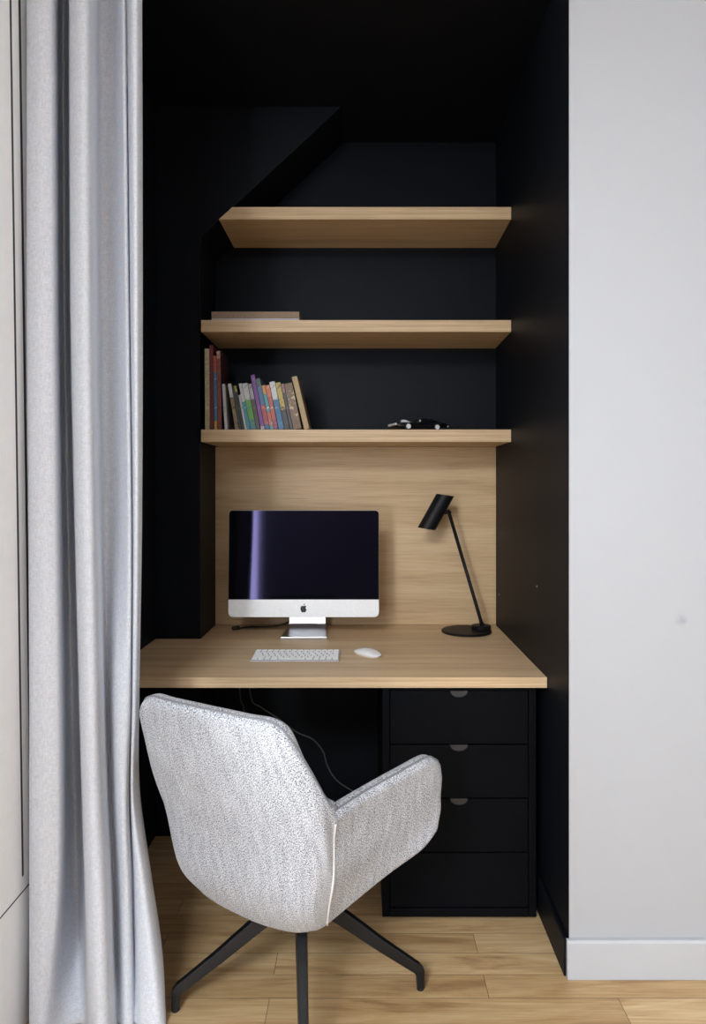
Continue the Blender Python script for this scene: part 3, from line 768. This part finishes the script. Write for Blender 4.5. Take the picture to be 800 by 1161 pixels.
# (photo column, distance) of the fold lines, for four heights
KC = {
 2.70: [(34,1.62),(31,1.57),(41,1.548),(52,1.550),(61,1.575),(65.5,1.68),(71,1.73),(77.5,1.69),(79,1.58),(89,1.54),(100,1.55),(106,1.63),(113,1.70),(128,1.70),(138,1.640),(142,1.66),(149,1.622),(156,1.628),(160,1.67),(150,1.74)],
 1.70: [(34,1.62),(31,1.57),(42,1.548),(54,1.550),(63,1.575),(67.5,1.68),(73,1.73),(79.5,1.69),(81,1.58),(91,1.54),(102,1.55),(108,1.63),(115,1.70),(131,1.70),(143,1.640),(147,1.66),(152,1.622),(157,1.628),(161,1.67),(150,1.74)],
 1.16: [(36,1.62),(33,1.57),(44,1.548),(57,1.550),(66,1.575),(71,1.68),(77,1.73),(84.5,1.69),(86,1.58),(95,1.54),(106,1.55),(111.5,1.63),(118,1.70),(133,1.69),(146,1.630),(150,1.655),(153,1.622),(157,1.628),(160,1.67),(149,1.74)],
 .75:  [(37,1.62),(34,1.57),(45,1.548),(59,1.550),(69,1.575),(74,1.68),(81,1.72),(89.5,1.69),(91,1.58),(100,1.54),(110,1.55),(116,1.61),(122,1.68),(131,1.625),(145,1.620),(149,1.655),(151,1.630),(155,1.640),(157,1.68),(146,1.74)],
 .52:  [(37,1.62),(34,1.57),(45,1.548),(60,1.550),(70,1.575),(75,1.69),(84,1.74),(92.5,1.70),(94,1.58),(103,1.535),(114,1.55),(120,1.61),(125,1.67),(133,1.615),(142,1.605),(147,1.655),(149,1.630),(152,1.635),(158,1.68),(150,1.74)],
 .33:  [(37,1.62),(34,1.57),(45,1.545),(58,1.548),(68,1.570),(75,1.68),(86,1.73),(95.5,1.69),(97,1.57),(107,1.530),(118,1.54),(124,1.60),(129,1.66),(138,1.610),(145,1.605),(150,1.65),(155,1.620),(163,1.615),(170,1.67),(156,1.74)],
 .14:  [(36,1.61),(34,1.56),(43,1.540),(52,1.542),(61,1.565),(74,1.65),(88,1.70),(96.5,1.66),(99,1.56),(109,1.520),(121,1.53),(127,1.59),(132,1.65),(140,1.600),(148,1.605),(152,1.64),(159,1.605),(175,1.595),(183,1.66),(162,1.74)],
 .004: [(35,1.595),(34,1.55),(41,1.530),(48,1.532),(55,1.550),(72,1.585),(88,1.600),(97,1.590),(101,1.55),(111,1.510),(123,1.52),(129,1.57),(134,1.600),(142,1.580),(149,1.585),(153,1.600),(162,1.580),(180,1.575),(187,1.605),(164,1.63)],
}
zs = sorted(KC)
rk = [[Vector((X(*p), p[1], z)) for p in KC[z]] for z in zs]
ncol = len(rk[0])
colsC = []
for i in range(ncol):
    ctl = [rk[j][i] for j in range(len(zs))]
    # piecewise interpolation in height with a smooth ease between keys
    pts = []
    for zi in range(121):
        z = .004+(CEIL-.03-.004)*(zi/120)**1.25
        zc_ = min(z, zs[-1])
        k = max(j for j in range(len(zs)) if zs[j] <= zc_+1e-9); k = min(k, len(zs)-2)
        t = (zc_-zs[k])/(zs[k+1]-zs[k])
        p0 = ctl[max(k-1,0)]; p1, p2 = ctl[k], ctl[k+1]; p3 = ctl[min(k+2,len(zs)-1)]
        m1 = (p2-p0)/max(p2.z-p0.z,1e-6)*(p2.z-p1.z); m2 = (p3-p1)/max(p3.z-p1.z,1e-6)*(p2.z-p1.z)
        q = p1*(2*t**3-3*t*t+1)+m1*(t**3-2*t*t+t)+p2*(-2*t**3+3*t*t)+m2*(t**3-t*t)
        pts.append(Vector((q.x, q.y, z)))
    colsC.append(pts)
b = bmesh.new()
grid = []
for zi in range(121):
    grid.append([b.verts.new(p) for p in catmull([c[zi] for c in colsC], 6)])
for A, B_ in zip(grid, grid[1:]):
    for k in range(len(A)-1): b.faces.new((A[k],A[k+1],B_[k+1],B_[k]))
cu = finish('curtain', b, linen_mat(), smooth=True)
md = cu.modifiers.new('cloth_thickness', 'SOLIDIFY'); md.thickness = .0025; md.offset = 0
tag(cu, 'floor-length pale grey linen curtain gathered in folds beside the window', 'curtain')

# ------------------------------------------------------------------ daylight and added fill lights
wd = bpy.data.worlds.new('sky'); S.world = wd; wd.use_nodes = True
bg = wd.node_tree.nodes['Background']; bg.inputs[0].default_value = (.72,.82,1.0,1); bg.inputs[1].default_value = 1.4
def area(name, loc, rot, sx, sy, power, col):
    l = bpy.data.lights.new(name, 'AREA'); l.shape = 'RECTANGLE'; l.size = sx; l.size_y = sy; l.energy = power; l.color = col
    o = bpy.data.objects.new(name, l); C.objects.link(o); o.location = loc; o.rotation_euler = rot; return o
DAY = (.92,.965,1.0)
area('daylight_window_near', (XW-.16, .72, 1.40), (0, -PI/2, 0), 2.0, .64, 32, DAY)
area('daylight_window_far', (-1.37, ROOM_B-.08, 1.35), (PI/2, 0, 0), .40, 2.05, 56, DAY)
area('fill_light_rear', (1.5, ROOM_B-.08, 1.40), (PI/2, 0, 0), 1.4, 1.9, 1.5, DAY)  # added fill from behind the camera

area('ceiling_fill', (-.95, -1.85, CEIL-.02), (0,0,0), 1.2, 1.3, 160, (.90,.95,1))  # unseen area light added under the ceiling to lift desk and alcove
area('fill_light_side', (ROOM_R+.14, -.2, 1.45), (0, PI/2, 0), 2.0, 1.5, 2, DAY)  # added fill from the right, for frame and curtain

# ------------------------------------------------------------------ camera
cam = bpy.data.cameras.new('camera'); co = bpy.data.objects.new('camera', cam); C.objects.link(co); S.camera = co
co.location = (0,0,1.258); co.rotation_euler = (PI/2,0,0)
cam.sensor_fit = 'VERTICAL'; cam.sensor_height = 36; cam.sensor_width = 36; cam.lens = 774/1161*36
cam.shift_x = -11/1161; cam.shift_y = -26.5/1161; cam.clip_start = .02

S.view_settings.view_transform = 'Standard'; S.view_settings.look = 'None'; S.view_settings.gamma = 1
S.view_settings.use_curve_mapping = False; S.view_settings.exposure = .5
S.cycles.use_denoising = True
S.cycles.max_bounces = 10; S.cycles.diffuse_bounces = 6; S.cycles.transparent_max_bounces = 16; S.cycles.caustics_reflective = False; S.cycles.caustics_refractive = False
S.cycles.sample_clamp_indirect = 4
